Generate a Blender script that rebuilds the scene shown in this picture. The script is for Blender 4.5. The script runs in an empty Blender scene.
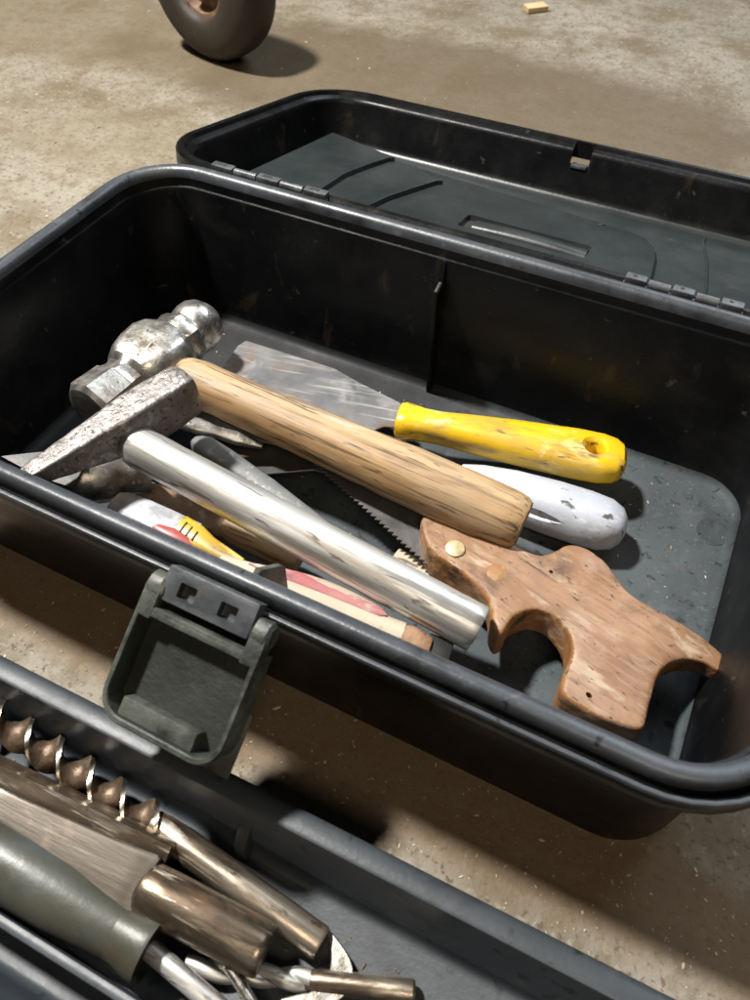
import bpy, bmesh, math, random
from mathutils import Vector, Matrix, noise as mnoise

random.seed(7)
SC = bpy.context.scene
COL = SC.collection
V = Vector
# ------------------------------------------------------------------ camera
CAMPOS = V((0.3662, -0.1128, 0.3662))
XR = V((0.8927, 0.4507, -0.0029)).normalized()      # image right
YD = V((0.3506, -0.6984, -0.6240))                  # image down
YD = (YD - XR * YD.dot(XR)).normalized()
FW = XR.cross(YD).normalized()                      # forward
FPX = 757.6


def at(px, py, z):
    """point of the place that lies at height z and shows at (px, py) of the photograph"""
    d = XR * ((px - 375) / FPX) + YD * ((py - 500) / FPX) + FW
    return CAMPOS + d * ((z - CAMPOS.z) / d.z)


cam_d = bpy.data.cameras.new('camera')
cam = bpy.data.objects.new('camera', cam_d)
COL.objects.link(cam)
M3 = Matrix((XR, -YD, -FW)).transposed()
cam.matrix_world = Matrix.Translation(CAMPOS) @ M3.to_4x4()
cam_d.sensor_fit = 'HORIZONTAL'
cam_d.sensor_width = 36
cam_d.lens = FPX / 750 * 36
cam_d.clip_start = 0.01
cam_d.clip_end = 60
cam_d.dof.use_dof = True
cam_d.dof.focus_distance = 0.44
cam_d.dof.aperture_fstop = 20
SC.camera = cam

# ------------------------------------------------------------------ materials


def _n(nt, t, **kw):
    n = nt.nodes.new(t)
    for k, v in kw.items():
        setattr(n, k, v)
    return n


def _noise(nt, coord, scale, stretch=(1, 1, 1), detail=5, rough=0.6, off=(0, 0, 0), dist=0.0):
    mp = _n(nt, 'ShaderNodeMapping')
    mp.inputs['Scale'].default_value = stretch
    mp.inputs['Location'].default_value = off
    nt.links.new(coord, mp.inputs['Vector'])
    nz = _n(nt, 'ShaderNodeTexNoise')
    nz.inputs['Scale'].default_value = scale
    nz.inputs['Detail'].default_value = detail
    nz.inputs['Roughness'].default_value = rough
    nz.inputs['Distortion'].default_value = dist
    nt.links.new(mp.outputs[0], nz.inputs['Vector'])
    return nz.outputs['Fac']


def _range(nt, val, lo, hi, a=0.0, b=1.0):
    r = _n(nt, 'ShaderNodeMapRange')
    r.inputs[1].default_value = lo
    r.inputs[2].default_value = hi
    r.inputs[3].default_value = a
    r.inputs[4].default_value = b
    nt.links.new(val, r.inputs[0])
    return r.outputs[0]


def _mix(nt, fac, a, b):
    m = _n(nt, 'ShaderNodeMix', data_type='RGBA')
    nt.links.new(fac, m.inputs[0])
    for s, v in ((6, a), (7, b)):
        if isinstance(v, (tuple, list)):
            m.inputs[s].default_value = (*v, 1)
        else:
            nt.links.new(v, m.inputs[s])
    return m.outputs[2]


def pmat(name, c1, c2, scale=30, stretch=(1, 1, 1), lohi=(0.4, 0.6), layers=(), rough=(0.35, 0.5), rscale=None,
         metal=0.0, bump=0.15, bscale=None, bstretch=None, spec=0.5, bdist=0.001, coat=0.0, edge=None):
    """two-tone noise base, then layers of (colour, scale, stretch, lo, hi) laid over it; bump and uneven gloss"""
    m = bpy.data.materials.new(name)
    m.use_nodes = True
    nt = m.node_tree
    b = nt.nodes['Principled BSDF']
    co = _n(nt, 'ShaderNodeTexCoord').outputs['Object']
    f = _range(nt, _noise(nt, co, scale, stretch), *lohi)
    col = _mix(nt, f, c1, c2)
    mval = None
    for i, L in enumerate(layers):
        c, s, st, lo, hi = L[:5]
        g = _range(nt, _noise(nt, co, s, st, off=(3.1 * i + 1.7, 0.7, 5.3 * i), dist=0.4), lo, hi)
        col = _mix(nt, g, col, c)
        if len(L) > 5:                                   # this layer is not metal (rust, dirt, paint)
            inv = _range(nt, g, 0, 1, metal, L[5])
            if mval is None:
                mval = inv
            else:
                mm = _n(nt, 'ShaderNodeMath', operation='MINIMUM')
                nt.links.new(mval, mm.inputs[0]); nt.links.new(inv, mm.inputs[1])
                mval = mm.outputs[0]
    if edge:                                             # rubbed edges
        pt = _n(nt, 'ShaderNodeNewGeometry').outputs['Pointiness']
        e = _range(nt, pt, edge[1], edge[2])
        mu = _n(nt, 'ShaderNodeMath', operation='MULTIPLY')
        nt.links.new(e, mu.inputs[0])
        nt.links.new(_range(nt, _noise(nt, co, 90, off=(7, 7, 7)), 0.36, 0.6), mu.inputs[1])
        col = _mix(nt, mu.outputs[0], col, edge[0])
    nt.links.new(col, b.inputs['Base Color'])
    if mval is not None:
        nt.links.new(mval, b.inputs['Metallic'])
    else:
        b.inputs['Metallic'].default_value = metal
    rf = _range(nt, _noise(nt, co, rscale or scale * 1.7, stretch, off=(9, 4, 2)), 0.3, 0.7, *rough)
    nt.links.new(rf, b.inputs['Roughness'])
    b.inputs['Specular IOR Level'].default_value = spec
    b.inputs['Coat Weight'].default_value = coat
    if bump:
        bp = _n(nt, 'ShaderNodeBump')
        bp.inputs['Strength'].default_value = bump
        bp.inputs['Distance'].default_value = bdist
        nt.links.new(_noise(nt, co, bscale or scale * 3, bstretch or stretch, off=(2, 8, 1), detail=6), bp.inputs['Height'])
        nt.links.new(bp.outputs[0], b.inputs['Normal'])
    return m


GR = (0.08, 1, 1)          # grain runs along local x
PLASTIC = pmat('black_plastic', (0.002475, 0.00275, 0.0033), (0.00495, 0.0055, 0.00605), 25, lohi=(0.35, 0.7),
               layers=[((0.0154, 0.0143, 0.0121), 18, (1, 1, 1), 0.56, 0.85), ((0.04125, 0.0385, 0.033), 120, (1, 1, 1), 0.66, 0.74), ((0.0275, 0.01925, 0.01375), 45, (1, 1, 0.5), 0.62, 0.75)],
               rough=(0.26, 0.44), bump=0.25, bscale=260, bdist=0.0008, spec=0.2)
RIMPL = pmat('sheen_tinted_scuffed_rim', (0.028, 0.033, 0.040), (0.050, 0.057, 0.068), 18, lohi=(0.3, 0.7),
             layers=[((0.009, 0.010, 0.011), 22, (1, 1, 1), 0.56, 0.72), ((0.09, 0.095, 0.105), 70, (1, 1, 1), 0.60, 0.72),
                     ((0.010, 0.010, 0.011), 150, (1, 1, 1), 0.62, 0.68)],
             rough=(0.30, 0.48), bump=0.3, bscale=300, bdist=0.0006)  # bluish highlight of the rim painted into the base colour, scuffs over it
DUSTY = pmat('dusty_plastic', (0.04368, 0.05304, 0.06084), (0.0702, 0.0819, 0.08892), 14, lohi=(0.3, 0.7),
             layers=[((0.02652, 0.03198, 0.03666), 9, (1, 1, 1), 0.50, 0.66), ((0.1014, 0.1092, 0.1131), 40, (1, 1, 1), 0.58, 0.76),
                     ((0.0156, 0.01872, 0.02184), 150, (1, 1, 1), 0.58, 0.68), ((0.0663, 0.04836, 0.03276), 22, (1, 1, 1), 0.60, 0.76),
                     ((0.0936, 0.1014, 0.1092), 400, (1, 1, 1), 0.62, 0.68)],
             rough=(0.45, 0.68), bump=0.3, bscale=500, bdist=0.0005, spec=0.2)


def bare_patch(m):
    """the dust on the box floor gives out towards the back left, where the plastic is bare"""
    nt = m.node_tree
    b = nt.nodes['Principled BSDF']
    old = b.inputs['Base Color'].links[0].from_socket
    co = _n(nt, 'ShaderNodeTexCoord').outputs['Object']
    dt = _n(nt, 'ShaderNodeVectorMath', operation='DOT_PRODUCT')
    nt.links.new(co, dt.inputs[0]); dt.inputs[1].default_value = (1.0, -0.8, 0.0)
    ad = _n(nt, 'ShaderNodeMath', operation='ADD')
    nt.links.new(dt.outputs['Value'], ad.inputs[0])
    nt.links.new(_range(nt, _noise(nt, co, 26, off=(4, 4, 4)), 0, 1, -0.06, 0.06), ad.inputs[1])
    f = _range(nt, ad.outputs[0], 0.03, 0.11)
    nt.links.new(_mix(nt, f, (0.012, 0.013, 0.015), old), b.inputs['Base Color'])


bare_patch(DUSTY)
LIDPL = pmat('lid_plastic', (0.01612, 0.02046, 0.0217), (0.02728, 0.03224, 0.03286), 16, lohi=(0.3, 0.7),
             layers=[((0.01116, 0.01364, 0.01488), 9, (1, 1, 1), 0.55, 0.75), ((0.062, 0.0527, 0.0372), 24, (1, 1, 1), 0.66, 0.82)],
             rough=(0.24, 0.42), bump=0.2, bscale=400, bdist=0.0005)
TRAYPL = pmat('tray_plastic', (0.02778, 0.03472, 0.04266), (0.04563, 0.05357, 0.06349), 20, lohi=(0.3, 0.7),
              layers=[((0.0119, 0.01389, 0.01686), 14, (1, 1, 1), 0.58, 0.72), ((0.00992, 0.01488, 0.01389), 110, (1, 1, 1), 0.60, 0.70),
                      ((0.06448, 0.06944, 0.0744), 45, (1, 1, 1), 0.62, 0.8)],
              rough=(0.40, 0.56), bump=0.25, bscale=420, bdist=0.0005)
LATCHPL = pmat('latch_plastic', (0.01003, 0.01267, 0.01003), (0.02112, 0.02482, 0.02006), 40, lohi=(0.3, 0.7),
               layers=[((0.03696, 0.04858, 0.03802), 24, (1, 1, 1), 0.55, 0.72), ((0.04224, 0.02904, 0.01848), 30, (1, 1, 1), 0.6, 0.8),
                       ((0.01584, 0.01795, 0.01584), 140, (1, 1, 1), 0.6, 0.72)],
               rough=(0.4, 0.6), bump=0.45, bscale=300, bdist=0.001, edge=((0.06864, 0.07498, 0.06442), 0.515, 0.57))
HINGEPL = pmat('hinge_plastic', (0.0238, 0.028, 0.0322), (0.042, 0.0469, 0.0518), 60, lohi=(0.3, 0.7),
               layers=[((0.084, 0.0595, 0.042), 60, (1, 1, 1), 0.6, 0.75)], rough=(0.35, 0.5), bump=0.3, bscale=300, edge=((0.084, 0.091, 0.098), 0.52, 0.58))
STEEL = pmat('worn_steel', (0.56, 0.545, 0.51), (0.33, 0.31, 0.285), 70, lohi=(0.38, 0.62),
             layers=[((0.20, 0.17, 0.135), 45, (1, 1, 1), 0.55, 0.68, 0.5), ((0.72, 0.71, 0.69), 45, (1, 1, 1), 0.56, 0.66),
                     ((0.09, 0.075, 0.06), 260, (1, 1, 1), 0.62, 0.67, 0.4), ((0.66, 0.65, 0.63), 300, (1, 0.2, 1), 0.60, 0.65)],
             rough=(0.24, 0.46), rscale=120, metal=0.92, bump=0.35, bscale=260, bdist=0.0008)
PITTED = pmat('pitted_steel', (0.30, 0.28, 0.27), (0.18, 0.165, 0.158), 90, lohi=(0.38, 0.62),
              layers=[((0.07, 0.055, 0.045), 300, (1, 1, 1), 0.58, 0.63, 0.2), ((0.17, 0.14, 0.12), 40, (1, 1, 1), 0.58, 0.70, 0.5),
                      ((0.42, 0.40, 0.39), 150, (1, 1, 1), 0.56, 0.66), ((0.05, 0.04, 0.035), 140, (1, 1, 1), 0.64, 0.68, 0.2)],
              rough=(0.36, 0.55), metal=0.75, bump=0.8, bscale=260, bdist=0.0014)
TUBE = pmat('zinc_tube', (0.60, 0.595, 0.57), (0.43, 0.42, 0.40), 40, (0.10, 1, 1), (0.38, 0.62),
            layers=[((0.36, 0.33, 0.29), 110, (0.05, 1, 1), 0.55, 0.68, 0.7), ((0.82, 0.82, 0.81), 60, (0.08, 1, 1), 0.54, 0.64),
                    ((0.16, 0.14, 0.12), 320, (0.12, 1, 1), 0.60, 0.65, 0.5), ((0.30, 0.29, 0.27), 330, (0.04, 1, 1), 0.56, 0.62)],
            rough=(0.38, 0.56), metal=0.75, bump=0.2, bscale=200, bdist=0.0005)
BLADE = pmat('spotted_blade_steel', (0.20, 0.198, 0.20), (0.105, 0.108, 0.117), 24, lohi=(0.36, 0.64),
             layers=[((0.32, 0.315, 0.31), 30, (1, 1, 1), 0.52, 0.68), ((0.15, 0.085, 0.05), 30, (1, 1, 1), 0.53, 0.68, 0.1),
                     ((0.36, 0.36, 0.36), 300, (0.05, 1, 1), 0.57, 0.68)],
             rough=(0.38, 0.52), metal=0.2, bump=0.1, bscale=180)
DARKBLADE = pmat('dark_blade_steel', (0.10, 0.10, 0.105), (0.17, 0.165, 0.16), 40, lohi=(0.35, 0.65),
                 layers=[((0.10, 0.06, 0.035), 28, (1, 1, 1), 0.55, 0.75, 0.2)], rough=(0.35, 0.5), metal=0.7, bump=0.2)
RUST = pmat('rusty_steel', (0.115, 0.064, 0.036), (0.19, 0.118, 0.07), 70, lohi=(0.35, 0.65),
            layers=[((0.28, 0.22, 0.16), 100, (1, 1, 1), 0.55, 0.68), ((0.07, 0.04, 0.025), 60, (1, 1, 1), 0.58, 0.7)],
            rough=(0.5, 0.7), metal=0.25, bump=0.7, bscale=240)
AUGERM = pmat('browned_auger_steel', (0.15, 0.105, 0.072), (0.085, 0.056, 0.036), 60, lohi=(0.38, 0.62),
              layers=[((0.26, 0.20, 0.145), 110, (1, 1, 1), 0.54, 0.68), ((0.045, 0.03, 0.02), 90, (1, 1, 1), 0.57, 0.67, 0.2)],
              rough=(0.36, 0.56), metal=0.6, bump=0.6, bscale=240)
BRONZED = pmat('browned_steel', (0.20, 0.16, 0.118), (0.115, 0.088, 0.064), 60, (0.25, 1, 1), (0.38, 0.62),
               layers=[((0.40, 0.35, 0.285), 80, (0.15, 1, 1), 0.54, 0.66), ((0.08, 0.055, 0.038), 130, (0.5, 1, 1), 0.56, 0.63, 0.4), ((0.16, 0.10, 0.06), 50, (0.4, 1, 1), 0.56, 0.68, 0.4), ((0.55, 0.5, 0.42), 280, (0.1, 1, 1), 0.6, 0.65)],
               rough=(0.24, 0.46), rscale=150, metal=0.85, bump=0.25, bscale=200)
BRIGHT = pmat('bright_edge_steel', (0.58, 0.55, 0.50), (0.42, 0.39, 0.34), 90, lohi=(0.35, 0.65),
              layers=[((0.22, 0.16, 0.11), 130, (1, 1, 1), 0.6, 0.7, 0.5)], rough=(0.22, 0.4), metal=1, bump=0.2)
TANGST = pmat('ground_tan_steel', (0.088, 0.073, 0.056), (0.056, 0.045, 0.034), 60, (0.1, 1, 1), (0.3, 0.7),
              layers=[((0.16, 0.12, 0.09), 35, (1, 1, 1), 0.62, 0.78, 0.5)], rough=(0.4, 0.55), metal=0.5, bump=0.25,
              bscale=260, edge=((0.5, 0.46, 0.42), 0.52, 0.60))
WOOD = pmat('ash_wood', (0.36, 0.230, 0.110), (0.255, 0.152, 0.070), 110, (0.045, 1, 1), (0.36, 0.64),
            layers=[((0.45, 0.315, 0.175), 70, (0.05, 1, 1), 0.52, 0.62), ((0.30, 0.225, 0.15), 22, (0.25, 1, 1), 0.50, 0.66),
                    ((0.15, 0.09, 0.042), 260, (0.018, 1, 1), 0.54, 0.66), ((0.15, 0.09, 0.04), 70, (0.12, 1, 1), 0.58, 0.70),
                    ((0.06, 0.038, 0.02), 210, (0.04, 1, 1), 0.60, 0.67), ((0.46, 0.38, 0.29), 120, (0.06, 1, 1), 0.60, 0.67), ((0.10, 0.06, 0.03), 420, (0.035, 1, 1), 0.57, 0.64), ((0.09, 0.06, 0.035), 300, (0.10, 1, 1), 0.63, 0.68)],
            rough=(0.45, 0.62), bump=0.5, bscale=240, bstretch=(0.05, 1, 1), bdist=0.0008, spec=0.4)
ENDGRAIN = pmat('wood_end_grain', (0.36, 0.235, 0.12), (0.22, 0.13, 0.065), 140, lohi=(0.35, 0.65),
                layers=[((0.08, 0.05, 0.025), 120, (1, 0.4, 1), 0.6, 0.72)], rough=(0.6, 0.75), bump=0.7, bscale=260)
SAWWOOD = pmat('worn_beech', (0.285, 0.165, 0.094), (0.180, 0.090, 0.044), 30, (0.5, 1, 1), (0.40, 0.62),
               layers=[((0.36, 0.25, 0.18), 22, (0.6, 1, 1), 0.50, 0.64), ((0.235, 0.10, 0.034), 14, (1, 1, 1), 0.50, 0.64),
                       ((0.28, 0.175, 0.11), 420, (0.05, 1, 1), 0.52, 0.68), ((0.19, 0.105, 0.060), 380, (0.05, 1, 1), 0.52, 0.68),
                       ((0.085, 0.046, 0.026), 46, (0.8, 1, 1), 0.58, 0.74), ((0.37, 0.285, 0.20), 110, (0.3, 1, 1), 0.59, 0.70),
                       ((0.05, 0.027, 0.016), 620, (0.3, 1, 1), 0.61, 0.67), ((0.08, 0.046, 0.028), 200, (0.08, 1, 1), 0.66, 0.71)],
               rough=(0.36, 0.6), bump=0.6, bscale=170, bstretch=(0.3, 1, 1), bdist=0.0010, spec=0.4)
SAWEDGE = pmat('worn_beech_edge', (0.29, 0.138, 0.052), (0.185, 0.078, 0.029), 40, lohi=(0.35, 0.65),
               layers=[((0.31, 0.21, 0.105), 150, (1, 1, 1), 0.53, 0.66), ((0.06, 0.03, 0.014), 70, (1, 1, 1), 0.55, 0.68),
                       ((0.27, 0.175, 0.12), 34, (1, 1, 1), 0.55, 0.68)],
               rough=(0.42, 0.64), bump=0.7, bscale=240, bdist=0.0012, spec=0.4)
YELLOW = pmat('yellow_plastic', (0.74, 0.49, 0.013), (0.66, 0.40, 0.010), 30, lohi=(0.35, 0.65),
              layers=[((0.46, 0.31, 0.06), 30, (0.35, 1, 1), 0.50, 0.66), ((0.20, 0.135, 0.055), 60, (0.25, 1, 1), 0.57, 0.70),
                      ((0.78, 0.64, 0.30), 60, (0.6, 1, 1), 0.58, 0.70), ((0.13, 0.085, 0.04), 210, (0.2, 1, 1), 0.58, 0.67)],
              rough=(0.26, 0.42), bump=0.15, bscale=160, bdist=0.0006)
WHITEP = pmat('chipped_white_paint', (0.444, 0.468, 0.528), (0.36, 0.384, 0.444), 30, lohi=(0.35, 0.65),
              layers=[((0.336, 0.348, 0.372), 40, (1, 1, 1), 0.56, 0.70), ((0.084, 0.084, 0.084), 90, (0.7, 1, 1), 0.635, 0.65), ((0.504, 0.528, 0.588), 300, (0.5, 1, 1), 0.56, 0.66)],
              rough=(0.35, 0.5), bump=0.3, bscale=160, bdist=0.0008)
CREAM = pmat('cream_plastic', (0.476, 0.425, 0.3315), (0.408, 0.357, 0.272), 30, lohi=(0.35, 0.65),
             layers=[((0.30, 0.24, 0.17), 60, (0.3, 1, 1), 0.54, 0.70), ((0.13, 0.10, 0.07), 200, (0.3, 1, 1), 0.60, 0.66)], rough=(0.3, 0.45), bump=0.15)
PINK = pmat('faded_pink_paint', (0.34, 0.102, 0.1105), (0.391, 0.17, 0.17), 80, (0.4, 1, 1), (0.35, 0.65),
            layers=[((0.442, 0.357, 0.289), 130, (0.25, 1, 1), 0.52, 0.58), ((0.17, 0.085, 0.0765), 200, (0.3, 1, 1), 0.6, 0.66)], rough=(0.35, 0.5), bump=0.1)
RED = pmat('dull_red_plastic', (0.3, 0.04125, 0.045), (0.375, 0.0975, 0.09), 60, lohi=(0.35, 0.65), rough=(0.35, 0.5), bump=0.1)
WHITEM = pmat('crinkled_white_foil', (0.46, 0.47, 0.50), (0.26, 0.27, 0.30), 90, lohi=(0.42, 0.62), rough=(0.3, 0.45), bump=0.4,
              bscale=180)
CORE = pmat('brown_core', (0.24, 0.13, 0.07), (0.33, 0.20, 0.12), 120, lohi=(0.35, 0.65),
            layers=[((0.07, 0.035, 0.02), 160, (1, 1, 1), 0.6, 0.7)], rough=(0.6, 0.8), bump=0.7, bscale=280)
BLACKM = pmat('matt_black', (0.012, 0.012, 0.012), (0.025, 0.024, 0.022), 60, rough=(0.45, 0.6), bump=0.1)
GREYCAST = pmat('grey_cast_metal', (0.15, 0.155, 0.155), (0.11, 0.113, 0.115), 60, lohi=(0.35, 0.65),
                layers=[((0.22, 0.22, 0.22), 200, (1, 1, 1), 0.56, 0.66)], rough=(0.5, 0.65), metal=0.3, bump=0.25, bscale=260)
GRIP = pmat('grey_green_grip', (0.033, 0.033, 0.024), (0.0525, 0.05325, 0.04125), 26, lohi=(0.35, 0.65),
            layers=[((0.06, 0.069, 0.069), 20, (0.7, 1, 1), 0.50, 0.62), ((0.0525, 0.0375, 0.0195), 34, (0.5, 1, 1), 0.54, 0.68),
                    ((0.0375, 0.0315, 0.0225), 70, (1, 1, 1), 0.66, 0.76)],
            rough=(0.34, 0.5), bump=0.2, bscale=200)
BRASS = pmat('brass_rivet', (0.56, 0.45, 0.27), (0.42, 0.33, 0.19), 160, lohi=(0.35, 0.65), rough=(0.35, 0.5), metal=0.6, bump=0.2)
RUBBER = pmat('brown_black_rubber', (0.021, 0.015, 0.0105), (0.03375, 0.024, 0.0165), 20, lohi=(0.3, 0.7),
              layers=[((0.0825, 0.05625, 0.03375), 14, (1, 1, 1), 0.58, 0.78), ((0.12, 0.09, 0.06), 90, (1, 1, 1), 0.68, 0.78)],
              rough=(0.5, 0.7), bump=0.3, bscale=120)
CHIP = pmat('pale_wood', (0.52, 0.40, 0.22), (0.42, 0.31, 0.16), 160, (0.1, 1, 1), rough=(0.6, 0.7))
GRITM = pmat('pale_grit', (0.46, 0.42, 0.34), (0.20, 0.12, 0.06), 60, rough=(0.5, 0.8), bump=0)


def floor_material():
    m = bpy.data.materials.new('workshop_concrete')
    m.use_nodes = True
    nt = m.node_tree
    b = nt.nodes['Principled BSDF']
    co = _n(nt, 'ShaderNodeTexCoord').outputs['Object']
    col = _mix(nt, _range(nt, _noise(nt, co, 6, detail=8, rough=0.65), 0.35, 0.65), (0.195, 0.171, 0.133), (0.278, 0.250, 0.202))
    col = _mix(nt, _range(nt, _noise(nt, co, 13, detail=6, off=(4, 2, 0)), 0.47, 0.66), col, (0.140, 0.110, 0.068))
    col = _mix(nt, _range(nt, _noise(nt, co, 60, detail=6, rough=0.7, off=(1, 7, 0)), 0.48, 0.66), col, (0.145, 0.115, 0.075))
    col = _mix(nt, _range(nt, _noise(nt, co, 150, detail=4, off=(8, 1, 0)), 0.58, 0.72), col, (0.31, 0.28, 0.225))
    col = _mix(nt, _range(nt, _noise(nt, co, 260, detail=3, off=(5, 5, 0)), 0.56, 0.66), col, (0.10, 0.075, 0.048))
    # stains and brown patches, ovals with wobbly edges: (x, y, rx, ry, strength)
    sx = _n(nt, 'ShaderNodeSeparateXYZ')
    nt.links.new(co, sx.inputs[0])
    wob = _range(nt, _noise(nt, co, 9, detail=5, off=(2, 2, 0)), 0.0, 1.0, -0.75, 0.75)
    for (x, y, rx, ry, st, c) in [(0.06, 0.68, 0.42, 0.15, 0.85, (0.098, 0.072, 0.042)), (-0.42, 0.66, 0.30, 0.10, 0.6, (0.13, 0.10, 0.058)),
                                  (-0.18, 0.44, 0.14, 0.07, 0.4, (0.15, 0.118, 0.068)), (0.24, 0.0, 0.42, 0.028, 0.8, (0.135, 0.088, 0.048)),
                                  (-0.75, 0.75, 0.20, 0.16, 0.5, (0.2, 0.17, 0.10))]:
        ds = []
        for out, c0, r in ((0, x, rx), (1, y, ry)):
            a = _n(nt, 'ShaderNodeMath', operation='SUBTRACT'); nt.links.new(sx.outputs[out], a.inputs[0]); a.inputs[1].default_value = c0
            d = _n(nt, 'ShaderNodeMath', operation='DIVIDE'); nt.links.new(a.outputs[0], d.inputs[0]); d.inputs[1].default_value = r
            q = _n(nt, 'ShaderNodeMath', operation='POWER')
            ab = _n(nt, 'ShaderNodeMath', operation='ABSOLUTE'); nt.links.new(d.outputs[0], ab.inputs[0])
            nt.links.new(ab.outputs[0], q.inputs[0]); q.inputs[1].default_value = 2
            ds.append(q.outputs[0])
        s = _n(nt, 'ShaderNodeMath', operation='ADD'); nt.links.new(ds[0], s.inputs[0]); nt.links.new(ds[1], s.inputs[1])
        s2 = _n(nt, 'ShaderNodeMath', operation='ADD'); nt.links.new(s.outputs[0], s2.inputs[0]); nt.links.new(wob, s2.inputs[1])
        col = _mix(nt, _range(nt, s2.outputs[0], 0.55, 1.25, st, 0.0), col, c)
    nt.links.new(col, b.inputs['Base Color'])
    nt.links.new(_range(nt, _noise(nt, co, 16, detail=5, off=(3, 9, 0)), 0.3, 0.7, 0.5, 0.8), b.inputs['Roughness'])
    b.inputs['Specular IOR Level'].default_value = 0.35
    bp = _n(nt, 'ShaderNodeBump'); bp.inputs['Strength'].default_value = 0.6; bp.inputs['Distance'].default_value = 0.002
    nt.links.new(_noise(nt, co, 120, detail=8, rough=0.7), bp.inputs['Height'])
    bp2 = _n(nt, 'ShaderNodeBump'); bp2.inputs['Strength'].default_value = 0.3; bp2.inputs['Distance'].default_value = 0.004
    nt.links.new(_noise(nt, co, 22, detail=4, off=(6, 6, 0)), bp2.inputs['Height'])
    nt.links.new(bp.outputs[0], bp2.inputs['Normal'])
    nt.links.new(bp2.outputs[0], b.inputs['Normal'])
    return m


# ------------------------------------------------------------------ mesh helpers


def obj(name, bm, mats, parent=None, smooth=True, angle=35):
    me = bpy.data.meshes.new(name)
    bmesh.ops.recalc_face_normals(bm, faces=bm.faces[:])
    bm.to_mesh(me)
    bm.free()
    for m in (mats if isinstance(mats, (list, tuple)) else [mats]):
        me.materials.append(m)
    if smooth:
        for p in me.polygons:
            p.use_smooth = True
        me.set_sharp_from_angle(angle=math.radians(angle))
    o = bpy.data.objects.new(name, me)
    COL.objects.link(o)
    if parent:
        o.parent = parent
    return o


def thing(name, label, cat, mat=Matrix(), group=None):
    o = bpy.data.objects.new(name, None)
    COL.objects.link(o)
    o.empty_display_size = 0.02
    o.matrix_world = mat
    o['label'] = label
    o['category'] = cat
    if group:
        o['group'] = group
    return o


def tag(o, label, cat, group=None):
    o['label'] = label
    o['category'] = cat
    if group:
        o['group'] = group
    return o


def frame(a, b, roll=0.0, up=V((0, 0, 1))):
    """matrix whose origin is a, x axis runs to b, z as near up as possible, turned by roll about x"""
    x = (b - a).normalized()
    y = up.cross(x).normalized()
    z = x.cross(y)
    m = Matrix((x, y, z)).transposed().to_4x4()
    return Matrix.Translation(a) @ m @ Matrix.Rotation(roll, 4, 'X')


def bevel(bm, w, seg=2, ang=30):
    es = [e for e in bm.edges if len(e.link_faces) == 2 and e.calc_face_angle(0) > math.radians(ang)]
    if es:
        bmesh.ops.bevel(bm, geom=es, offset=w, segments=seg, profile=0.6, affect='EDGES', clamp_overlap=True)


def add_box(bm, lo, hi, w=0.0, mi=0, rot=None):
    t = bmesh.new()
    vs = [t.verts.new((x, y, z)) for x in (lo[0], hi[0]) for y in (lo[1], hi[1]) for z in (lo[2], hi[2])]
    for f in ((0, 1, 3, 2), (4, 6, 7, 5), (0, 4, 5, 1), (2, 3, 7, 6), (0, 2, 6, 4), (1, 5, 7, 3)):
        t.faces.new([vs[i] for i in f])
    bmesh.ops.recalc_face_normals(t, faces=t.faces[:])
    if w:
        bevel(t, w)
    if rot is not None:
        t.transform(rot)
    merge(bm, t, mi)
    return bm


def merge(bm, t, mi=None):
    m = {v: bm.verts.new(v.co) for v in t.verts}
    for f in t.faces:
        try:
            g = bm.faces.new([m[v] for v in f.verts])
            g.material_index = f.material_index if mi is None else mi
        except ValueError:
            pass
    t.free()


def loft(bm, rings, caps=True, mi=0, closed=False, cap_mi=None):
    vr = [[bm.verts.new(p) for p in r] for r in rings]
    n = len(vr[0])
    pairs = list(zip(vr, vr[1:]))
    if closed:
        pairs.append((vr[-1], vr[0]))
    for k, (a, b) in enumerate(pairs):
        for i in range(n):
            f = bm.faces.new((a[i], a[(i + 1) % n], b[(i + 1) % n], b[i]))
            f.material_index = mi[k] if isinstance(mi, (list, tuple)) else mi
    if caps and not closed:
        for r in (vr[0][::-1], vr[-1]):
            f = bm.faces.new(r)
            f.material_index = cap_mi if cap_mi is not None else (mi if not isinstance(mi, (list, tuple)) else mi[0])
    return bm


def ring(x, ry, rz, n=24, cy=0, cz=0, p=2.0):
    """superellipse ring in the yz plane at x"""
    out = []
    for i in range(n):
        t = 2 * math.pi * i / n
        c, s = math.cos(t), math.sin(t)
        out.append((x, cy + ry * math.copysign(abs(c) ** (2 / p), c), cz + rz * math.copysign(abs(s) ** (2 / p), s)))
    return out


def spin(prof, n=32, caps=True, flat=1.0):
    """lathe about x: prof = [(x, r), ...]"""
    bm = bmesh.new()
    loft(bm, [ring(x, max(r, 1e-5), max(r, 1e-5) * flat, n) for x, r in prof], caps)
    return bm


def rrect(x0, x1, y0, y1, r, z, n=8):
    pts = []
    r = min(r, (x1 - x0) / 2 - 1e-5, (y1 - y0) / 2 - 1e-5)
    for cx, cy, a0 in ((x1 - r, y1 - r, 0), (x0 + r, y1 - r, 90), (x0 + r, y0 + r, 180), (x1 - r, y0 + r, 270)):
        for k in range(n + 1):
            a = math.radians(a0 + 90 * k / n)
            pts.append((cx + r * math.cos(a), cy + r * math.sin(a), z))
    return pts


def subdiv_long(ringpts, step):
    out = []
    n = len(ringpts)
    for i in range(n):
        a, b = V(ringpts[i]), V(ringpts[(i + 1) % n])
        k = max(1, int((b - a).length / step))
        for j in range(k):
            out.append(tuple(a.lerp(b, j / k)))
    return out


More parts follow.
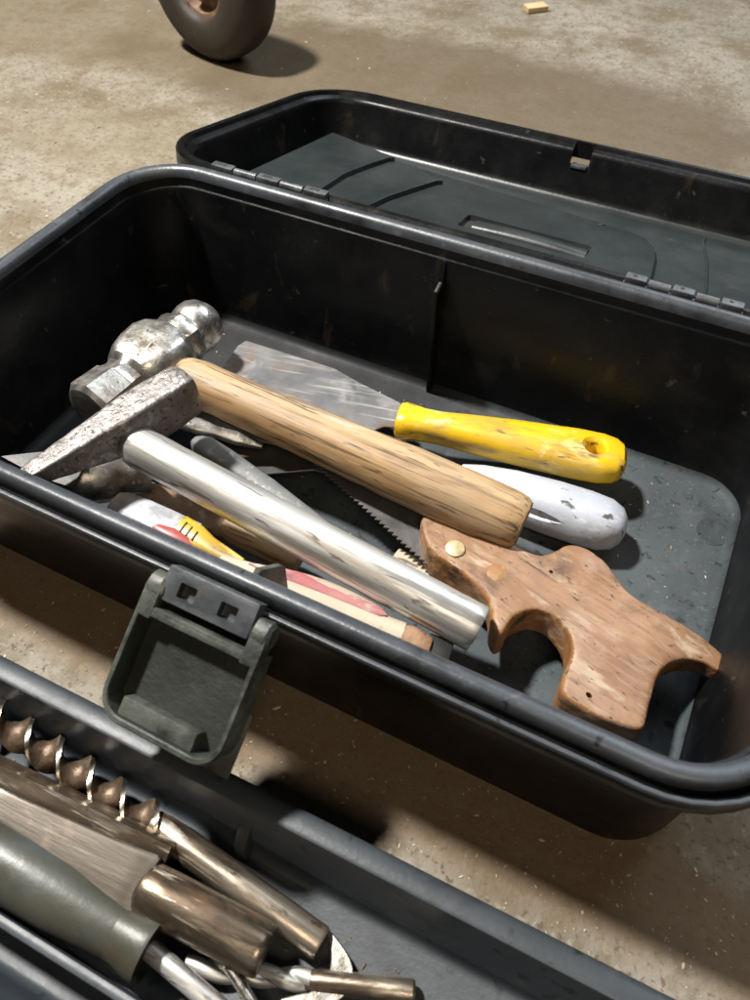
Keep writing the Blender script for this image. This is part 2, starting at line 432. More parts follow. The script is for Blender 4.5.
def prism(outline, z0, z1, w=0.0, seg=3, mi=0):
    bm = bmesh.new()
    a = [bm.verts.new((x, y, z0)) for x, y in outline]
    b = [bm.verts.new((x, y, z1)) for x, y in outline]
    n = len(a)
    bm.faces.new(a[::-1]); bm.faces.new(b)
    for i in range(n):
        bm.faces.new((a[i], a[(i + 1) % n], b[(i + 1) % n], b[i]))
    bmesh.ops.recalc_face_normals(bm, faces=bm.faces[:])
    if w:
        es = [e for e in bm.edges if len(e.link_faces) == 2 and abs(e.verts[0].co.z - e.verts[1].co.z) < 1e-7]
        bmesh.ops.bevel(bm, geom=es, offset=w, segments=seg, profile=0.5, affect='EDGES', clamp_overlap=True)
    for f in bm.faces:
        f.material_index = mi
    return bm


def smooth_outline(pts, sub=3, closed=True):
    """Catmull-Rom through the given points"""
    out = []
    n = len(pts)
    for i in range(n):
        p0, p1, p2, p3 = (V(pts[(i + k) % n]) for k in (-1, 0, 1, 2))
        for j in range(sub):
            t = j / sub
            out.append(tuple(0.5 * ((2 * p1) + (p2 - p0) * t + (2 * p0 - 5 * p1 + 4 * p2 - p3) * t * t + (3 * p1 - p0 - 3 * p2 + p3) * t ** 3)))
    return out


def sweep(bm, pts, rad, n=14, caps=True, mi=0, flat=1.0):
    """round bar along a path; rad is a number or one per point"""
    pts = [V(p) for p in pts]
    rings = []
    up = V((0, 0, 1))
    for i, p in enumerate(pts):
        d = (pts[min(i + 1, len(pts) - 1)] - pts[max(i - 1, 0)]).normalized()
        s = d.cross(up)
        s = s.normalized() if s.length > 1e-4 else V((1, 0, 0))
        u = s.cross(d).normalized()
        r = rad[i] if isinstance(rad, (list, tuple)) else rad
        rings.append([tuple(p + s * r * math.cos(2 * math.pi * k / n) + u * r * flat * math.sin(2 * math.pi * k / n)) for k in range(n)])
    return loft(bm, rings, caps, mi)


def cut(o, cutter_bm, mi=None):
    """carve cutter out of o's mesh for good"""
    bmesh.ops.recalc_face_normals(cutter_bm, faces=cutter_bm.faces[:])
    me = bpy.data.meshes.new('cutter')
    cutter_bm.to_mesh(me); cutter_bm.free()
    for m in o.data.materials:
        me.materials.append(m)
    if mi is not None:
        for p in me.polygons:
            p.material_index = mi
    c = bpy.data.objects.new('cutter', me)
    COL.objects.link(c)
    par = o.parent
    o.parent = None
    mw = o.matrix_basis.copy()
    o.matrix_basis = Matrix()
    md = o.modifiers.new('b', 'BOOLEAN'); md.operation = 'DIFFERENCE'; md.object = c; md.solver = 'EXACT'
    bpy.context.view_layer.update()
    dg = bpy.context.evaluated_depsgraph_get()
    new = bpy.data.meshes.new_from_object(o.evaluated_get(dg))
    old = o.data
    o.modifiers.clear()
    o.data = new
    new.name = o.name
    o.parent = par
    o.matrix_basis = mw
    bpy.data.objects.remove(c); bpy.data.meshes.remove(me)
    for p in new.polygons:
        p.use_smooth = True
    new.set_sharp_from_angle(angle=math.radians(35))


def rough_up(bm, amp, scale, seed=0):
    """real surface unevenness: push each vertex along its normal"""
    bm.normal_update()
    for v in bm.verts:
        v.co += v.normal * amp * mnoise.noise(v.co * scale + V((seed, seed * 2.1, seed * 3.7)))
    return bm


# ------------------------------------------------------------------ ground
bm = bmesh.new()
S = 14
vs = [bm.verts.new(p) for p in ((-S, -S, 0), (S, -S, 0), (S, S, 0), (-S, S, 0))]
bm.faces.new(vs)
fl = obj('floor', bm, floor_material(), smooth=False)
fl['kind'] = 'structure'

# grit on the floor
bm = bmesh.new()
for i in range(2600):
    if i < 1700:
        x, y = random.uniform(-0.05, 0.6), random.uniform(-0.07, 0.03)
    else:
        x, y = random.uniform(-0.9, 0.9), random.uniform(-0.05, 1.3)
    s = random.choice((0.0003, 0.0004, 0.0004, 0.0006, 0.0006, 0.0010)) * (0.62 if i < 1700 else 1.3)
    t = bmesh.new()
    bmesh.ops.create_icosphere(t, subdivisions=1, radius=s)
    t.transform(Matrix.Translation((x, y, s * 0.3)) @ Matrix.Rotation(random.uniform(0, 6.3), 4, 'Z') @ Matrix.Diagonal((random.uniform(0.8, 2.4), random.uniform(0.6, 1.2), 0.5, 1)))
    merge(bm, t)
g = obj('grit', bm, GRITM, smooth=False)
g['kind'] = 'stuff'
tag(g, 'pale grit and crumbs scattered over the stained concrete floor', 'grit')

def crumbs(name, label, n, region, z, mat):
    b_ = bmesh.new()
    for _ in range(n):
        x, y = random.uniform(*region[0]), random.uniform(*region[1])
        s_ = random.choice((0.0003, 0.0003, 0.0004, 0.0005, 0.0008))
        t_ = bmesh.new()
        bmesh.ops.create_icosphere(t_, subdivisions=1, radius=s_)
        t_.transform(Matrix.Translation((x, y, z + s_ * 0.35)) @ Matrix.Rotation(random.uniform(0, 6.3), 4, 'Z') @ Matrix.Diagonal((random.uniform(0.8, 3.0), random.uniform(0.5, 1.2), 0.5, 1)))
        merge(b_, t_)
    o = obj(name, b_, mat, smooth=False)
    o['kind'] = 'stuff'
    tag(o, label, name)


crumbs('sawdust', 'fine pale sawdust crumbs on the floor inside the toolbox', 260, ((0.05, 0.43), (0.04, 0.235)), 0.0057, GRITM)
crumbs('rust_crumbs', 'brown rust crumbs lying in the bottom of the front tray', 240, ((0.12, 0.46), (-0.118, -0.068)), 0.0046, RUST)

# ------------------------------------------------------------------ toolbox
L, W, H = 0.46, 0.274, 0.1135
box = thing('toolbox', 'open black plastic toolbox with its lid folded back, heaped with old hand tools', 'toolbox')


def loop(ins, z, r0=0.052):
    return subdiv_long(rrect(ins, L - ins, ins, W - ins, max(r0 - ins, 0.012), z), 0.012)


def same(loops):
    """rrect loops that share a point count"""
    n = min(len(l) for l in loops)
    return loops


def bl(ins, z, r0=0.052):
    return rrect(ins - 0.005, L - ins, ins, W - ins, max(r0 - ins, 0.014), z, n=10)


bm = bmesh.new()
prof = [(0.0195, 0.000), (0.0170, 0.003), (0.0140, H - 0.018), (0.0150, H - 0.016),      # outer wall
        (0.0030, H - 0.0155), (0.0008, H - 0.0150), (0.0000, H - 0.0130), (0.0000, H - 0.0065), (0.0006, H - 0.0052), (0.0020, H - 0.0050),  # lip
        (0.0030, H - 0.0058), (0.0034, H - 0.0085), (0.0050, H - 0.0088), (0.0055, H - 0.0060),   # groove
        (0.0060, H - 0.0016), (0.0068, H - 0.0004), (0.0085, H), (0.0115, H - 0.0004), (0.0134, H - 0.0022), (0.0142, H - 0.0060),  # ridge
        (0.0146, H - 0.0105), (0.0150, H - 0.0112), (0.0166, H - 0.0114), (0.0172, H - 0.0125),   # inner step
        (0.0235, 0.0150), (0.0242, 0.0105), (0.0260, 0.0072), (0.0295, 0.0056)]
rings = [bl(i, z) for i, z in prof]
mi = [0] * (len(rings) - 1)
mi[-1] = 1; mi[-2] = 1
for k in (7, 8, 13, 14, 15, 16, 17, 18):
    mi[k] = 2
loft(bm, rings, True, mi, cap_mi=1)
bm.faces.ensure_lookup_table()
bm.faces[-2].material_index = 0
body = obj('body', bm, [PLASTIC, DUSTY, RIMPL], box, angle=50)

# moulded disc on the box floor
c = at(712, 532, 0.0056)
bm = bmesh.new()
loft(bm, [[(c.x + r * math.cos(a * math.pi / 16), c.y + r * math.sin(a * math.pi / 16), z) for a in range(32)] for r, z in
          ((0.0098, 0.0052), (0.0098, 0.0058), (0.0094, 0.0060), (0.0090, 0.0060), (0.0086, 0.0058))])
obj('moulded_disc', bm, DUSTY, box)
# support ribs inside the walls
xb = at(443, 285, 0.085).x
bm = bmesh.new()
yb = W - 0.0155
o_ = [(yb - 0.0008, H - 0.0115), (yb - 0.003, H - 0.0115), (yb - 0.006, H - 0.024), (yb - 0.013, H - 0.0265), (yb - 0.0145, H - 0.030), (yb - 0.0145, 0.006), (yb - 0.0075, 0.006)]
t = prism(o_, -0.0016, 0.0016, 0.0006, 2)
t.transform(Matrix(((0, 0, 1, xb), (1, 0, 0, 0), (0, 1, 0, 0), (0, 0, 0, 1))))
obj('support_rib', t, PLASTIC, box)
xf = at(270, 575, 0.09).x
o_ = [(0.0163, H - 0.0118), (0.020, H - 0.010), (0.034, H - 0.0255), (0.036, H - 0.030), (0.032, 0.006), (0.0232, 0.006)]
t = prism(o_, -0.0016, 0.0016, 0.0006, 2)
t.transform(Matrix(((0, 0, 1, xf), (1, 0, 0, 0), (0, 1, 0, 0), (0, 0, 0, 1))))
obj('support_rib', t, LATCHPL, box)

# ---- lid: folded back past flat, its far edge down near the floor
LIDW, LIDD, TILT = 0.257, 0.046, math.radians(11.4)
lid_m = Matrix.Translation((0, W + 0.003, H - 0.004)) @ Matrix.Rotation(-TILT, 4, 'X')


def ll(ins, z, r0=0.055):
    return rrect(ins - 0.012, L + 0.004 - ins, ins, LIDW - ins, max(r0 - ins, 0.014), z, n=10)


bm = bmesh.new()
prof = [(0.020, -LIDD - 0.003), (0.017, -LIDD), (0.0105, -0.014), (0.0015, -0.013), (0, -0.011), (0, -0.0025), (0.0012, -0.0008), (0.0035, 0),
        (0.0060, -0.0008), (0.0072, -0.0036), (0.0105, -0.0050), (0.0122, -0.0066), (0.0128, -0.0090),
        (0.0190, -LIDD + 0.009), (0.0205, -LIDD + 0.005), (0.0235, -LIDD + 0.0025), (0.028, -LIDD + 0.0016)]
rings = [ll(i, z) for i, z in prof]
mi = [0] * (len(rings) - 1); mi[-1] = 1; mi[-2] = 1
loft(bm, rings, True, mi, cap_mi=1)
lid = obj('lid', bm, [PLASTIC, LIDPL], box, angle=50)
# catch notch in the far edge
ci = lid_m.inverted()


def lidpt(px, py, w):
    """point of the lid's own space at depth w below its edge plane that shows at (px, py)"""
    d = XR * ((px - 375) / FPX) + YD * ((py - 500) / FPX) + FW
    o3 = ci @ CAMPOS
    d3 = ci.to_3x3() @ d
    return o3 + d3 * ((w - o3.z) / d3.z)


nx0, nx1 = lidpt(566, 150, 0).x, lidpt(590, 150, 0).x
t = bmesh.new(); add_box(t, (nx0, LIDW - 0.025, -0.017), (nx1, LIDW - 0.0055, 0.01))
cut(lid, t)
t = bmesh.new()
add_box(t, (nx0 + 0.0015, LIDW - 0.0165, -0.019), (nx1 - 0.0015, LIDW - 0.0072, -0.0168), 0.0005)
obj('notch_ledge', t, HINGEPL, lid)
lid.matrix_local = lid_m
# stepped floor of the lid
FL = -LIDD + 0.0016


def lid_panel(left_px, right_px, h, bev):
    """a raised panel of the lid floor; its left or right end follows the given curve"""
    ytop, ybot = LIDW - 0.0300, 0.030
    out = []
    if left_px:
        q = [lidpt(x, y, h) for x, y in left_px]
        out += [(q[0].x + 0.003, ytop)] + [(p.x, p.y) for p in q] + [(q[-1].x - 0.004, ybot)]
    else:
        out += [(0.016, ytop), (0.016, ybot)]
    q = [lidpt(x, y, h) for x, y in right_px]
    out += [(q[-1].x - 0.006, ybot)] + [(p.x, p.y) for p in q[::-1]] + [(q[0].x + 0.004, min(ytop, q[0].y + 0.004))]
    return obj('lid_panel', prism(out, FL - 0.001, h, bev, 2), LIDPL, lid)


p1 = lid_panel(None, [(600, 224), (630, 231), (646, 238), (655, 247), (656, 256), (654, 266), (648, 290)], FL + 0.0045, 0.0012)
lid_panel(None, [(437, 180), (412, 188), (388, 196), (365, 207)], FL + 0.0085, 0.0012)
lid_panel(None, [(389, 157), (368, 164), (345, 173), (322, 188)], FL + 0.0125, 0.0012)
# grip recess through the panel
a = lidpt(462, 222, FL + 0.003); b = lidpt(588, 254, FL + 0.003)
yy = (a.y + b.y) / 2
t = bmesh.new(); add_box(t, (a.x, yy - 0.0135, FL - 0.0005), (b.x, yy + 0.0135, FL + 0.02), 0.003)
cut(p1, t)
t = bmesh.new()
# bowed bar that fills the recess, the inside of the carrying handle
rgs = []
for k in range(15):
    u = k / 14
    zc = FL + 0.0002
    x = a.x + 0.009 + (b.x - a.x - 0.010) * u
    rgs.append([(x, yy + 0.0030 + 0.0080 * math.cos(s * math.pi / 8), zc + (0.0042 + 0.0014 * math.sin(math.pi * u)) * math.sin(s * math.pi / 8)) for s in range(16)])
loft(t, rgs)
obj('grip_bar', t, LIDPL, lid)
t = bmesh.new(); add_box(t, (a.x + .0004, yy - 0.0120, FL - 0.001), (a.x + 0.0088, yy + 0.0120, FL + 0.0007))
obj('recess_floor', t, BLACKM, lid)
a = lidpt(703, 243, FL); b = lidpt(706, 290, FL)
t = bmesh.new()
sweep(t, [(a.x, LIDW - 0.029, FL), (a.x, a.y, FL), ((a.x + b.x) / 2 + 0.002, (a.y + b.y) / 2, FL), (b.x, b.y, FL), (b.x - 0.001, 0.03, FL)], 0.0013, 8)
obj('lid_seam', t, LIDPL, lid)
# hinges: two strips of knuckles behind the back rim
for (pa, pb) in (((209, 163), (326, 194)), ((622, 280), (745, 310))):
    a, b = at(*pa, H - 0.001), at(*pb, H - 0.001)
    hg = bmesh.new()
    x0, x1 = a.x, b.x
    n = 5
    yk = W + 0.0035
    add_box(hg, (x0, W - 0.0005, H - 0.016), (x1, W + 0.005, H - 0.0055), 0.0008)
    hinge = obj('hinge', hg, HINGEPL, box)
    for k in range(n):
        u0 = x0 + (x1 - x0) * k / n + 0.0006
        u1 = x0 + (x1 - x0) * (k + 1) / n - 0.0006
        t = bmesh.new()
        if k % 2 == 0:
            add_box(t, (u0, yk - 0.0028, H - 0.0070), (u1, yk + 0.0032, H - 0.0018), 0.0010)
            add_box(t, (u0 + 0.004, yk - 0.0004, H - 0.0030), (u1 - 0.006, yk + 0.0012, H - 0.0014), 0.0004, mi=1)
        else:
            loft(t, [[(x, yk + 0.0028 * math.cos(s * math.pi / 8), H - 0.0046 + 0.0028 * math.sin(s * math.pi / 8)) for s in range(16)] for x in (u0, u1)])
        obj('knuckle', t, [HINGEPL, BLACKM], hinge)

# ---- latch hanging open from the middle of the front lip
hx = 0.2395
vdir = V((0, -0.047, -0.031)).normalized()
ndir = V((1, 0, 0)).cross(vdir)          # points down/back
ndir = -ndir if ndir.z < 0 else ndir
udir = V((1, 0, 0))
latch_m = Matrix((udir, vdir, ndir)).transposed().to_4x4()
latch_m = Matrix.Translation((hx, -0.004, H - 0.0095)) @ latch_m
LW, LL = 0.0285, 0.0555
bm = bmesh.new()


def lat(ins, z, r=0.012, y0=0.008):
    """outline of the open frame: square at the hinge, rounded at the free end"""
    pts = []
    x1, yb_ = LW - ins, LL - ins
    y0 = y0 + ins
    rr = max(r - ins, 0.003)
    pts += [(-x1, y0, z), (x1, y0, z)]
    for cx, a0 in ((x1 - rr, 0), (-x1 + rr, 90)):
        for k in range(9):
            a = math.radians(a0 + 90 * k / 8)
            pts.append((cx + rr * math.cos(a), yb_ - rr + rr * math.sin(a), z))
    return pts


loft(bm, [lat(0.0, -0.004), lat(0.0, 0.0080), lat(0.0006, 0.0088), lat(0.0022, 0.0088), lat(0.0028, 0.0082), lat(0.0036, -0.0015)], True)
latch = obj('latch', rough_up(bm, 0.00015, 260), LATCHPL, box, angle=40)
bm = bmesh.new()
add_box(bm, (-LW + 0.004, LL - 0.0230, -0.0055), (LW + 0.0015, LL + 0.0035, -0.0042), 0.0004)
obj('back_plate', bm, LATCHPL, latch)
bm = bmesh.new()
add_box(bm, (-LW + 0.009, LL - 0.0105, -0.001), (LW - 0.013, LL - 0.0030, 0.0062), 0.0006)
obj('finger_lip', bm, LATCHPL, latch)
bm = bmesh.new()                                # cross bar next to the hinge
add_box(bm, (-LW + 0.001, 0.0090, -0.002), (LW - 0.004, 0.0120, 0.0088), 0.0006)
obj('cross_bar', bm, LATCHPL, latch)
bm = bmesh.new()                                # hinge plate moulded on the lip
add_box(bm, (-LW + 0.0065, -0.010, -0.001), (LW - 0.0085, 0.0045, 0.0075), 0.0010)
hp = obj('hinge_plate', bm, HINGEPL, latch)
for sx_ in (-0.0105, 0.0085):
    t = bmesh.new(); add_box(t, (sx_ - 0.0040, -0.0052, 0.0030), (sx_ + 0.0040, 0.0010, 0.02), 0.0008)
    cut(hp, t)
for sx_ in (-1, 1):
    t = bmesh.new()
    loft(t, [ring(x, r, r, 14) for x, r in ((-0.0042, 0.0035), (-0.003, 0.0052), (0.0026, 0.0054), (0.0042, 0.0040))])
    for v in t.verts:
        v.co.y *= 1.25
    add_box(t, (-0.0036, 0.0, -0.004), (0.0036, 0.0120, 0.0050), 0.0010)
    rough_up(t, 0.0009, 330, sx_)
    t.transform(Matrix.Translation((sx_ * (LW - 0.0040), 0.001, 0.0040)))
    obj('hinge_ear', t, LATCHPL, latch)
latch.matrix_local = latch_m

# ------------------------------------------------------------------ tools in the box
# ball peen hammer
hc = at(152, 363, 0.062)
he = at(523, 526, 0.044)
hx_ = (he - hc)
M = frame(hc, he)
hammer = thing('ball_peen_hammer', 'ball peen hammer with scuffed steel head and worn ash handle lying across the pile', 'hammer', M)
HLn = hx_.length
sec = [(0.020, 0.0100, 0.0105), (0.026, 0.0124, 0.0128), (0.034, 0.0134, 0.0136), (0.055, 0.0134, 0.0134), (0.09, 0.0138, 0.0136),
       (0.13, 0.0148, 0.0145), (0.17, 0.0160, 0.0156), (HLn - 0.025, 0.0163, 0.0158), (HLn - 0.008, 0.0157, 0.0152), (HLn - 0.003, 0.0150, 0.0145), (HLn, 0.0132, 0.0126)]
rgs = []
for (x0, a0, b0), (x1, a1, b1) in zip(sec, sec[1:]):
    k = max(1, int((x1 - x0) / 0.004))
    for j in range(k):
        u = j / k
        rgs.append(ring(x0 + (x1 - x0) * u, a0 + (a1 - a0) * u, b0 + (b1 - b0) * u, 40, p=2.25))
rgs.append(ring(HLn, 0.0132, 0.0126, 40, p=2.25))
bm = bmesh.new()
loft(bm, rgs, True, 0, cap_mi=1)
bm.faces.ensure_lookup_table()
rough_up(bm, 0.0005, 90)
for v in bm.verts:                                   # chipped, uneven end
    if v.co.x > HLn - 0.008:
        v.co.x += 0.0007 * mnoise.noise(v.co * 160)
obj('handle', bm, [WOOD, ENDGRAIN], hammer, angle=40)
# head: lathe about local y
prof = [(0.0515, 0.0005), (0.0510, 0.0050), (0.0490, 0.0095), (0.0455, 0.0132), (0.0410, 0.0152), (0.0365, 0.0157), (0.0320, 0.0148), (0.0300, 0.0140), (0.0285, 0.0142),
        (0.0275, 0.0152), (0.0235, 0.0160), (0.0205, 0.0156), (0.0190, 0.0150), (0.0175, 0.0172), (0.013, 0.0208), (0.006, 0.0224), (-0.003, 0.0222), (-0.010, 0.0204), (-0.0150, 0.0178),
        (-0.018, 0.0148), (-0.0215, 0.0140), (-0.0250, 0.0148), (-0.0262, 0.0160), (-0.0440, 0.0168), (-0.0465, 0.0146), (-0.0470, 0.0120), (-0.0472, 0.0001)]
def octo(x, r):
    k = 1.0 if (-0.046 < x < -0.0155 or 0.019 < x < 0.0285) else 0.0
    out_ = []
    for i in range(64):
        t_ = 2 * math.pi * i / 64
        q_ = math.cos(math.pi / 8) / math.cos((t_ % (math.pi / 4)) - math.pi / 8)
        rr_ = r * (1 + k * (1.05 * q_ - 1))
        out_.append((x, rr_ * math.cos(t_), rr_ * math.sin(t_)))
    return out_


bm = bmesh.new()
loft(bm, [octo(x, max(r, 1e-5)) for x, r in prof[::-1]])
for v in bm.verts:                                   # ground flats on the cheeks
    if -0.016 < v.co.x < 0.018:
        for s_ in (-1, 1):
            if v.co.z * s_ > 0.0165:
                v.co.z = s_ * (0.0165 + (v.co.z * s_ - 0.0165) * 0.25)
rough_up(bm, 0.0004, 120, 2)
hd = M.to_3x3().inverted() @ V((0.10, 0.99, 0.06))
a_ = math.atan2(hd.y, hd.x)
bm.transform(Matrix.Rotation(a_, 4, 'Z') @ Matrix.Scale(1.08, 4))
obj('head', bm, STEEL, hammer, angle=24)

# loose chisel-ended hammer head lying on the pile
ca, cb = at(187, 389, 0.090), at(33, 488, 0.086)
M = frame(ca, cb, roll=math.radians(5))
CL = (cb - ca).length
peen = thing('hammer_head', 'pitted forged steel hammer head tapering to a chisel edge, propped at the front rim', 'hammer head', M)
bm = bmesh.new()
sec = [(-0.002, 0.0085, 0.0110, 0), (0.001, 0.0098, 0.0122, 0), (0.018, 0.0104, 0.0128, 0), (0.030, 0.0106, 0.0128, 0.0), (0.038, 0.0102, 0.0124, 0.0002), (0.044, 0.0092, 0.0116, 0.001),
       (0.055, 0.0080, 0.0098, 0.0025), (0.070, 0.0068, 0.0072, 0.0045), (0.085, 0.0056, 0.0048, 0.0065), (CL - 0.002, 0.0046, 0.0026, 0.0085), (CL, 0.0040, 0.0014, 0.0092)]
rgs = []
for (x0, a0, b0, c0), (x1, a1, b1, c1) in zip(sec, sec[1:]):
    k = max(1, int((x1 - x0) / 0.0025))
    for j in range(k):
        u = j / k
        rgs.append(ring(x0 + (x1 - x0) * u, a0 + (a1 - a0) * u, b0 + (b1 - b0) * u, 40, cz=c0 + (c1 - c0) * u, p=7))
rgs.append(ring(CL, 0.0040, 0.0014, 40, cz=0.0092, p=7))
loft(bm, rgs)
rough_up(bm, 0.0004, 150, 5)
obj('head', bm, PITTED, peen, angle=38)
# silver steel tube
ta, tb = at(133, 444, 0.084), at(478, 629, 0.046)
M = frame(ta, tb)
TL = (tb - ta).length
tube = thing('steel_tube', 'straight silver steel tube with scratched coating lying below the wooden hammer handle', 'tube', M)
R_ = 0.0108
prof = [(-0.004, 0.0022), (-0.0035, 0.0055), (-0.002, 0.0083), (0.001, 0.0102), (0.005, 0.0109)] + [(x * TL / 40, R_ + 0.0009 * x / 40) for x in range(2, 40)] + [(TL - 0.0008, R_ + 0.0009), (TL, R_ + 0.0004), (TL, R_ - 0.0012), (TL - 0.006, R_ - 0.0014), (TL - 0.0065, 0.0004)]
bm = spin(prof, 40)
rough_up(bm, 0.00025, 120)
obj('tube_wall', bm, TUBE, tube, angle=45)

# putty knife
pa, pb = at(397, 420, 0.036), at(626, 463, 0.033)
M = frame(pa, pb, roll=math.radians(-6))
PL = (pb - pa).length
knife = thing('putty_knife', 'putty knife with wide spotted steel blade and grimy yellow plastic handle', 'putty knife', M)
bm = bmesh.new()
sec = [(0.000, 0.0085, 0.0070), (0.0012, 0.0112, 0.0092), (0.004, 0.0122, 0.0100), (0.008, 0.0116, 0.0098), (0.016, 0.0098, 0.0090), (0.026, 0.0098, 0.0090), (0.045, 0.0116, 0.0100), (0.07, 0.0137, 0.0112),
       (0.095, 0.0157, 0.0114), (PL - 0.03, 0.0172, 0.0110), (PL - 0.015, 0.0172, 0.0106), (PL - 0.007, 0.0154, 0.0096), (PL - 0.003, 0.0124, 0.0082), (PL - 0.0008, 0.0075, 0.0050), (PL, 0.0030, 0.0026)]
rgs = []
for (x0, a0, b0), (x1, a1, b1) in zip(sec, sec[1:]):
    k = max(1, int((x1 - x0) / 0.005))
    for j in range(k):
        u = j / k
        u2 = u
        rgs.append(ring(x0 + (x1 - x0) * u, a0 + (a1 - a0) * u2, b0 + (b1 - b0) * u2, 36, p=2.6))
rgs.append(ring(PL, 0.0030, 0.0026, 36, p=2.6))
loft(bm, rgs)
kh = obj('handle', bm, YELLOW, knife, angle=50)
hole_c = M.inverted() @ at(596, 447, 0.043)
t = bmesh.new()
loft(t, [[(hole_c.x + r * math.cos(s * math.pi / 16), hole_c.y + r * math.sin(s * math.pi / 16), z) for s in range(32)]
         for r, z in ((0.0056, -0.03), (0.0056, 0.0080), (0.0064, 0.0092), (0.0110, 0.0135), (0.0115, 0.03))])
cut(kh, t)
bw = M.inverted()
bo = [bw @ at(x, y, 0.034) for x, y in ((401, 404), (385, 396), (360, 383), (335, 368), (300, 357), (246, 340), (238, 346), (226, 366), (222, 380))]
out = [(p.x, p.y) for p in bo]
tipx = out[-1][0]
out += [(out[-1][0] + 0.002, out[0][1] - 0.058), (-0.055, -0.042), (-0.024, -0.026), (-0.006, -0.0085), (0.002, -0.0070), (0.002, 0.0066)]
bm = prism(out, -0.0007, 0.0006, 0.0003, 1)
obj('blade', bm, BLADE, knife, smooth=False)

# white painted scraper under the putty knife
wa, wb = at(478, 484, 0.021), at(612, 527, 0.0225)
M = frame(wa, wb, roll=math.radians(-10))
WLn = (wb - wa).length
scr = thing('scraper', 'scraper with chipped white painted handle and dark blade beneath the hammer handle', 'scraper', M)
bm = bmesh.new()
sec = [(-0.012, 0.0085, 0.0080), (0.0, 0.0115, 0.0110), (0.02, 0.0143, 0.0135), (0.045, 0.0158, 0.0148), (WLn - 0.016, 0.0160, 0.0148), (WLn - 0.004, 0.0150, 0.0140), (WLn + 0.003, 0.0120, 0.0112), (WLn + 0.0065, 0.0075, 0.0070), (WLn + 0.0078, 0.0025, 0.0024)]
rgs = []
for (x0, a0, b0), (x1, a1, b1) in zip(sec, sec[1:]):
    k = max(1, int((x1 - x0) / 0.004))
    for j in range(k):
        u = j / k
        rgs.append(ring(x0 + (x1 - x0) * u, a0 + (a1 - a0) * u, b0 + (b1 - b0) * u, 36, p=2.4))
rgs.append(ring(WLn + 0.0078, 0.0025, 0.0024, 36, p=2.4))
loft(bm, rgs)
sh_ = obj('handle', bm, WHITEP, scr, angle=50)
t = bmesh.new()                                     # long thumb groove along its side
loft(t, [ring(x, r, r * 0.8, 20) for x, r in ((0.008, 0.0008), (0.012, 0.0030), (0.024, 0.0042), (0.042, 0.0038), (0.050, 0.0022), (0.053, 0.0006))])
t.transform(Matrix.Translation((0, -0.0155, 0.0045)))
cut(sh_, t)
bi = M.inverted()
bo = [bi @ at(x, y, 0.027) for x, y in ((462, 470), (330, 415), (205, 404), (196, 425), (267, 479), (314, 472), (395, 492), (466, 493))]
bm = prism([(p.x, p.y) for p in bo], -0.0008, 0.0006, 0.0003, 1)
bm.transform(Matrix.Translation((0, 0, 0.0025)))
obj('blade', bm, DARKBLADE, scr, smooth=False)

# hand saw: pistol-grip beech handle, toothed blade
sz = 0.030
so = at(560, 600, sz)
M = Matrix.Translation(so) @ Matrix.Rotation(math.radians(-14), 4, 'Z') @ Matrix.Rotation(math.radians(-2), 4, 'X')
saw = thing('hand_saw', 'small hand saw with worn reddish beech pistol grip and rusty toothed blade', 'saw', M)
si = M.inverted()
px = [(424, 524), (419, 537), (427, 560), (445, 575), (463, 587), (479, 602), (488, 616), (490, 634), (496, 647), (503, 640), (508, 630), (519, 624), (533, 621), (548, 626),
      (559, 637), (566, 652), (566, 670), (558, 690), (557, 704), (570, 715), (592, 727), (612, 735), (630, 740), (638, 738), (643, 718), (648, 697), (655, 680),
      (668, 669), (683, 665), (700, 667), (714, 674), (724, 679), (729, 672), (724, 662), (712, 651), (698, 641), (680, 632), (661, 623), (640, 612), (622, 599), (610, 584), (599, 570), (586, 560), (573, 555), (561, 556),
      (549, 563), (536, 565), (520, 560), (500, 548), (470, 533), (440, 523)]
out = []
for x, y in px:
    q = si @ at(x, y, sz)
    out.append((q.x, q.y))
out = smooth_outline(out, 3)
bm = prism(out, -0.0115, 0.0105, 0.0050, 4)
bmesh.ops.triangulate(bm, faces=bm.faces[:])
shd = obj('handle', bm, [SAWWOOD, SAWEDGE], saw)
for typ, kw in (('REMESH', dict(mode='VOXEL', voxel_size=0.0013)), ('SMOOTH', dict(factor=0.5, iterations=14))):
    md = shd.modifiers.new('m', typ)
    for k_, v_ in kw.items():
        setattr(md, k_, v_)
bpy.context.view_layer.update()
me = bpy.data.meshes.new_from_object(shd.evaluated_get(bpy.context.evaluated_depsgraph_get()))
shd.modifiers.clear()
shd.data = me
me.name = 'handle'
me.materials.clear(); me.materials.append(SAWWOOD); me.materials.append(SAWEDGE)
ht = si @ at(728, 672, sz)
for v in me.vertices:
    d_ = math.hypot(v.co.x - ht.x, v.co.y - ht.y)
    v.co.z *= 0.42 + 0.58 * min(1, d_ / 0.055)           # the horn thins out
    nz_ = mnoise.noise(v.co * 45) * 0.0011 + mnoise.noise(v.co * 160) * 0.0003
    v.co += v.normal * nz_
me.update()
for p in me.polygons:
    p.use_smooth = True
    c_ = p.center
    p.material_index = 1 if abs(p.normal.z) < 0.80 + 0.22 * mnoise.noise(c_ * 70) else 0
for cx, cy, r in ((551, 572, 0.0012), (588, 697, 0.0016)):
    q = si @ at(cx, cy, sz + 0.010)
    t = bmesh.new()
    loft(t, [[(q.x + r * math.cos(s * math.pi / 5), q.y + r * 0.8 * math.sin(s * math.pi / 5), z) for s in range(10)] for z in (0.006, 0.02)])
    cut(shd, t, mi=1)
